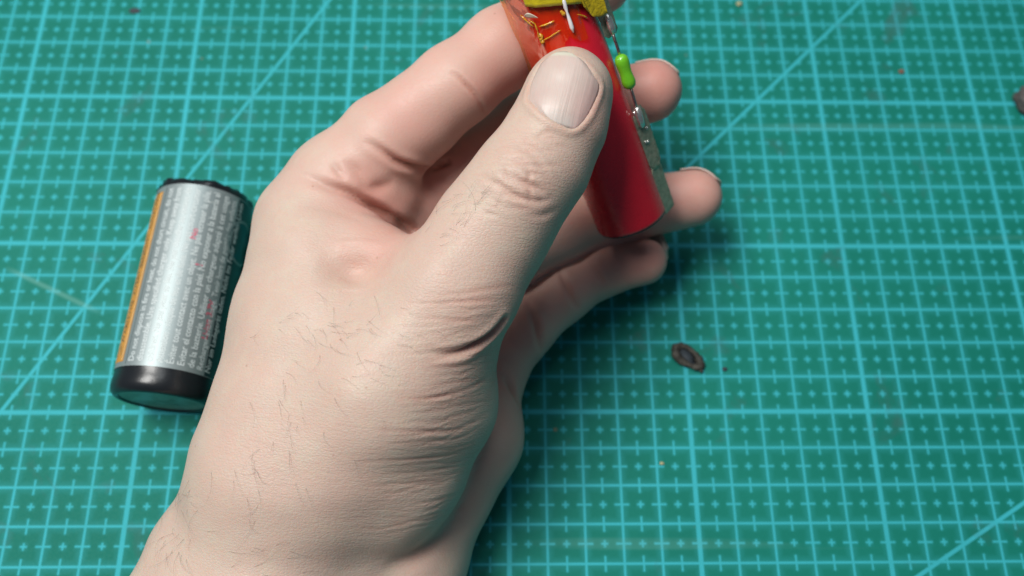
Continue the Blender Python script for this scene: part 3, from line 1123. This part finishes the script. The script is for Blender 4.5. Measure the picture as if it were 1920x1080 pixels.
    # little pale curl of tape backing sticking out under the band
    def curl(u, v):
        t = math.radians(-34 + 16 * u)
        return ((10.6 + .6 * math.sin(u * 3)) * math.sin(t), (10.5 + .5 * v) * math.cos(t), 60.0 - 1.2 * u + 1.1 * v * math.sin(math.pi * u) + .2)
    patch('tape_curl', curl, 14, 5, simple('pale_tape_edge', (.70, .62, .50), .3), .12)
    # painted highlight: raised white ridge along a fold of the tape
    glint = [(1.2 - .2 * k + .10 * math.sin(k * 1.3), 9.75, 61.0 - 1.15 * k) for k in range(8)]
    glint = [(3.1 - .06 * k, 9.6 - .02 * k, q[2]) for k, q in enumerate(glint)]
    tube('highlight_streak', [L(*q) for q in glint], [.1, .5, .45, .25, .38, .45, .5, .15], M['glint'], root, seg=12)
    # ragged crumpled tape lumps along the film's lower edge
    for pts, r0 in [([(992, 38), (1003, 45), (1008, 58), (1011, 74)], .16), ([(1010, 50), (1024, 46), (1040, 39)], .22), ([(1014, 78), (1030, 70), (1052, 56)], .13),
                    ([(1012, 62), (1016, 70), (1014, 77), (1021, 80)], .42), ([(1050, 20), (1055, 24), (1060, 29)], .4), ([(1082, 27), (1092, 29), (1102, 34)], .16),
                    ([(940, 10), (955, 24), (968, 42)], .10), ([(975, 28), (990, 42), (1000, 50)], .14)]:
        q = [on(u, v) for u, v in pts]
        rj = random.Random(int(r0 * 100) + pts[0][0])
        tube('tape_crumple', [q[0]] + [c for a_, b_ in zip(q[:-1], q[1:]) for c in (a_ * .66 + b_ * .34, a_ * .33 + b_ * .67, b_)],
             [.03] + [r0 * rj.uniform(.6, 1.3) for _ in range(3 * len(q) - 4)] + [.03], M['amber'], root, seg=8)
    # lumps of solder along the strips
    rj = random.Random(31)
    for k in range(13):
        s_ = rj.choice([rj.uniform(15, 29), rj.uniform(48, 58)])
        a_ = 9.4 + rj.uniform(-.3, 2.0); b_ = 3.9 - (a_ - 8.6) * 1.05
        w_ = rj.uniform(.25, .6)
        tube('solder_blob', [L(a_, b_, s_ - w_ * 1.5), L(a_, b_ + .12, s_ - w_ * .7), L(a_ + .1, b_ + .15, s_ + w_ * .6), L(a_, b_, s_ + w_ * 1.4)], [.05, w_, w_ * .9, .05], M['solder'], root, seg=10)
    return root


M['glint'] = simple('white_highlight', (.85, .82, .84), .12, Coat_Weight=.6)  # whitish colour standing in for the tape's highlight
M['amber'] = simple('amber_tape_lump', (.75, .38, .02), .12, nscale=1.5, bump=.4, bscale=1.5, Coat_Weight=.8)
red_battery()


# ================================================================== LYING BATTERY
def lying_battery():
    bot, top = np.array([60.3, -100.3, 13.1]), np.array([64.9, -41.4, 13.1])
    fr = frame_from(bot, top, bot + np.array([0, 0, 50]))
    x, y, z = fr                      # y up, z along, x right
    if x[0] < 0: x = -x; fr = (x, y, z)
    root = empty('battery', bot, 'thick black battery with a printed silver-grey label and orange stripe lying left of the hand', 'battery')
    R0 = 12.9
    ln = float(np.linalg.norm(top - bot))
    lathe('casing', [(10.6, .55), (10.8, .12), (11.2, -.05), (12.0, .25), (12.75, 1.2), (13.0, 2.6), (12.9, 4.2), (12.75, 5.4), (R0 - .12, 6.2), (R0 - .12, ln - 3),
                     (12.9, ln - 1.6), (12.5, ln - .5), (11.4, ln + .1), (9.5, ln), (9.0, ln - .8)], bot, fr, M['black'], root)
    lathe('end_plate', [(10.62, .56), (10.2, .42), (9.7, .72), (6.0, .9), (3.0, .7), (.01, .7)], bot, fr, M['cap'], root, seg=64)
    lathe('positive_end', [(9.0, ln - .8), (5, ln - .6), (4.6, ln + .9), (.01, ln + .9)], bot, fr, M['can'], root, seg=48)

    def cyl(th, s, r=R0):
        t = math.radians(th)
        return bot + x * r * math.sin(t) + y * r * math.cos(t) + z * s

    def sheet(name, t0, t1, s0, s1, mat, r=R0, n=40, m=12, parent=root):
        vs, fs = [], []
        for i in range(n):
            for j in range(m):
                vs.append(cyl(t0 + (t1 - t0) * i / (n - 1), s0 + (s1 - s0) * j / (m - 1), r))
                if i and j:
                    q = (i - 1) * m + j - 1
                    fs.append((q, q + m, q + m + 1, q + 1))
        return new_obj(name, vs, fs, mat, parent)
    cs = bpy.data.objects['casing'].data
    o_ = Vector(bot * S); z_ = Vector(z)
    for v in cs.vertices:                       # heat-shrunk film gathers unevenly at the far end
        s_ = (v.co - o_).dot(z_) / S
        if s_ > ln - 3.2:
            ax = o_ + z_ * s_ * S
            k = mnoise.noise(Vector(v.co) * 260) * .9 + mnoise.noise(Vector(v.co) * 700) * .3
            v.co = v.co + (v.co - ax).normalized() * k * .9 * S * min(1, (s_ - ln + 3.2) / 1.6) + z_ * k * .7 * S
    lab = sheet('label', -95, 140, 6.3, ln - 2.4, M['foil'], R0, 90)
    sheet('stripe', -74, -37, 7.6, ln - 4.0, M['orange'], R0 + .03, 30, parent=lab)
    sheet('stripe_rule', -40.4, -39.4, 8.0, ln - 4.4, simple('cream_rule', (.78, .60, .36), .5), R0 + .06, 3, parent=lab)
    sheet('stripe_rule', -62, -61, 8.0, ln - 4.4, bpy.data.materials['cream_rule'], R0 + .06, 3, parent=lab)
    sheet('rule', -31.5, -30.9, 6.8, ln - 2.8, M['dark'], R0 + .03, 3, parent=lab)

    sheet('dark_panel', 62, 139.5, 6.5, ln - 2.6, M['panel'], R0 + .02, 40, parent=lab)  # darker right-hand part of the label

    def text(body, th0, s0, size, mat, r=R0 + .05, rot=False):
        cu = bpy.data.curves.new('t', 'FONT')
        cu.body = body
        cu.size = size
        cu.resolution_u = 2
        cu.offset = .035
        ob = bpy.data.objects.new('t', cu)
        col.objects.link(ob)
        dg = bpy.context.evaluated_depsgraph_get()
        me = bpy.data.meshes.new_from_object(ob.evaluated_get(dg))
        vs = []
        wd = max((v.co.x for v in me.vertices), default=1)
        k = min(1, (ln - 3.6 - s0) / wd)
        for v in me.vertices:
            a, b = v.co.x * k, v.co.y
            vs.append(cyl(th0 - math.degrees(b / R0), s0 + a, r))      # reads upwards along the cell
        fs = [tuple(p.vertices) for p in me.polygons]
        bpy.data.objects.remove(ob)
        o = new_obj('print', vs, fs, mat, lab, smooth=False)
        return wd
    rows = [
        (-20.0, 'Do not dispose in fire or heat, do not short circuit, do not'),
        (-8.8, 'disassemble. Use specified charger only. Keep away from'),
        (2.4, 'children. Ne pas jeter au feu. Ne pas chauffer au dessus de'),
        (13.6, 'Attention : risque de feu et de fuite. Ne pas court-circuiter'),
        (24.8, 'Éviter tout contact avec un objet. Ne pas écraser la pile.'),
        (36.0, 'Evitar el contacto con la piel. No exponer a la batería al'),
        (47.2, 'de la batterie. Utiliser un chargeur adapté à cet usage'),
        (58.4, 'Recharger avant usage. Tenir hors de portée des enfants.'),
        (69.6, 'Nur im Ladegerät laden. Nicht ins Feuer werfen. Li-ion'),
    ]
    for th_, tx in rows:
        text(tx, th_, 7.4, 2.5, M['print'])
    text('!', 33, 34.0, 3.0, M['pink'])
    text('No', 20, 41.0, 2.4, M['pink'])
    text('Li-ion 3.7V', 56, 15.5, 2.4, M['pink'])
    text('WARNING  AVERTISSEMENT  CAUTION', -46, 12.5, 2.7, M['dark'])
    # small warning triangle on the stripe
    vs = [cyl(-58, 9.2, R0 + .07), cyl(-43, 9.2, R0 + .07), cyl(-50.5, 12.2, R0 + .07)]
    tri = []
    for k in range(3):
        a, b = vs[k], vs[(k + 1) % 3]
        c = sum(vs) / 3
        a2, b2 = a + (c - a) * .25, b + (c - b) * .25
        tri += [a, b, b2, a2]
    new_obj('warning_mark', tri, [(0, 1, 2, 3), (4, 5, 6, 7), (8, 9, 10, 11)], M['dark'], lab, smooth=False)
    # round mark with a pale ring at the right near the top end

    def disc(name, r0, r1, mat, rr_):
        vs, fs = [], []
        for k in range(48):
            t = 2 * math.pi * k / 48
            for q in (r0, r1):
                vs.append(cyl(82 + math.degrees(q * math.cos(t) / R0), 45.0 + q * math.sin(t), rr_))
        for k in range(48):
            a, b = 2 * k, 2 * ((k + 1) % 48)
            fs.append((a, a + 1, b + 1, b))
        new_obj(name, vs, fs, mat, lab)
    disc('round_mark', 0.01, 5.6, M['teal'], R0 + .06)
    disc('round_mark_ring', 5.6, 6.3, M['ringprint'], R0 + .07)
    return root


lying_battery()


# ================================================================== SCRAPS ON THE MAT
def scrap_ring():
    c = Pz(1289, 671, 0)
    root = None
    vs, fs = [], []
    rr = random.Random(5)
    nu, nv_ = 40, 10
    ang = math.radians(-40)
    out = []
    for i in range(nu):
        t = 2 * math.pi * i / nu
        a, b = 4.1 * math.cos(t), 2.1 * math.sin(t) * (1 - .25 * math.cos(t))
        w_ = 1.35 + .25 * math.sin(2 * t + 1) + rr.uniform(-.35, .35)
        hgt = .75 + .35 * math.sin(t * 2 + .6) + rr.uniform(-.3, .3)
        rad = np.array([math.cos(t) * .5, math.sin(t)]); rad /= np.linalg.norm(rad)
        for j in range(nv_):
            p_ = 2 * math.pi * j / nv_
            o_ = w_ * math.cos(p_) * .8
            q = np.array([a, b]) + rad * o_
            z = .95 + hgt * math.sin(p_) * (1.0 if math.sin(p_) > 0 else .85)
            xx = q[0] * math.cos(ang) - q[1] * math.sin(ang)
            yy = q[0] * math.sin(ang) + q[1] * math.cos(ang)
            vs.append((c[0] + xx, c[1] + yy, max(.02, z + rr.uniform(-.1, .1))))
    for i in range(nu):
        for j in range(nv_):
            fs.append((i * nv_ + j, ((i + 1) % nu) * nv_ + j, ((i + 1) % nu) * nv_ + (j + 1) % nv_, i * nv_ + (j + 1) % nv_))
    # tail pointing lower right
    b0 = len(vs)
    for i in range(7):
        f = i / 6
        cx, cy = 3.4 + 2.3 * f, -.5 - .35 * f
        for j in range(8):
            p_ = 2 * math.pi * j / 8
            o_ = (.95 - .55 * f) * math.cos(p_)
            xx = cx * math.cos(ang) - (cy + o_) * math.sin(ang)
            yy = cx * math.sin(ang) + (cy + o_) * math.cos(ang)
            vs.append((c[0] + xx, c[1] + yy, .7 + (.6 - .25 * f) * math.sin(p_) + rr.uniform(-.08, .08)))
    for i in range(6):
        for j in range(8):
            a = b0 + i * 8
            fs.append((a + j, a + (j + 1) % 8, a + 8 + (j + 1) % 8, a + 8 + j))
    fs.append(tuple(b0 + 48 + j for j in range(8)))
    k0 = len(vs)                       # dark floor closing the opening
    vs.append((c[0], c[1], .35))
    fs += [(k0, (i + 1) % nu * nv_ + 5, i * nv_ + 5) for i in range(nu)]
    o = new_obj('scrap_ring', vs, fs, M['scrap'])
    o.data.materials.append(M['crumb_dark'])
    for pl in list(o.data.polygons)[-nu:]:
        pl.material_index = 1
    tag(o, 'small twisted brown-grey ring of scrap with a short tail, lying alone on the mat', 'scrap')


scrap_ring()


def pebble(name, u, v, rx, ry, rz, mat, label, cat, seed, ang=0, group=None):
    c = Pz(u, v, rz * .8)
    bm = bmesh.new()
    bmesh.ops.create_icosphere(bm, subdivisions=3, radius=1)
    vs = []
    for q in bm.verts:
        p_ = np.array(q.co)
        k = 1 + .35 * mnoise.noise(Vector(p_ * 1.6) + Vector((seed, 0, 0)))
        p_ = p_ * k * np.array([rx, ry, rz])
        a = math.radians(ang)
        vs.append(c + np.array([p_[0] * math.cos(a) - p_[1] * math.sin(a), p_[0] * math.sin(a) + p_[1] * math.cos(a), max(p_[2], -rz * .78)]))
    bm.verts.index_update()
    fs = [[q.index for q in f.verts] for f in bm.faces]
    bm.free()
    o = new_obj(name, vs, fs, mat)
    tag(o, label, cat, group)
    return o


pebble('scrap_piece', 1932, 196, 7.0, 3.4, 2.6, M['scrap_side'], 'dark brown-grey lump of scrap cut off by the right edge near the top', 'scrap', 3, ang=-58)
pebble('crumb', 1359, 692, .75, .55, .3, M['crumb_dark'], 'tiny dark crumb just right of the twisted scrap ring', 'crumb', 9)
pebble('crumb', 1386, 7, 1.0, .8, .5, M['crumb'], 'tiny pale yellow crumb near the top edge left of the 45 degree line', 'crumb', 12)
pebble('crumb', 1690, 134, .9, .7, .35, simple('rust_crumb', (.22, .09, .06), .7), 'tiny rust brown crumb on the mat at upper right', 'crumb', 15)
pebble('crumb', 253, 20, 1.8, 1.0, .25, M['crumb_dark'], 'flat dark grey smudge-like crumb on the mat at upper left', 'crumb', 18)
pebble('crumb', 1241, 869, .6, .45, .3, M['crumb'], 'tiny pale crumb on the mat below the twisted scrap ring', 'crumb', 21)
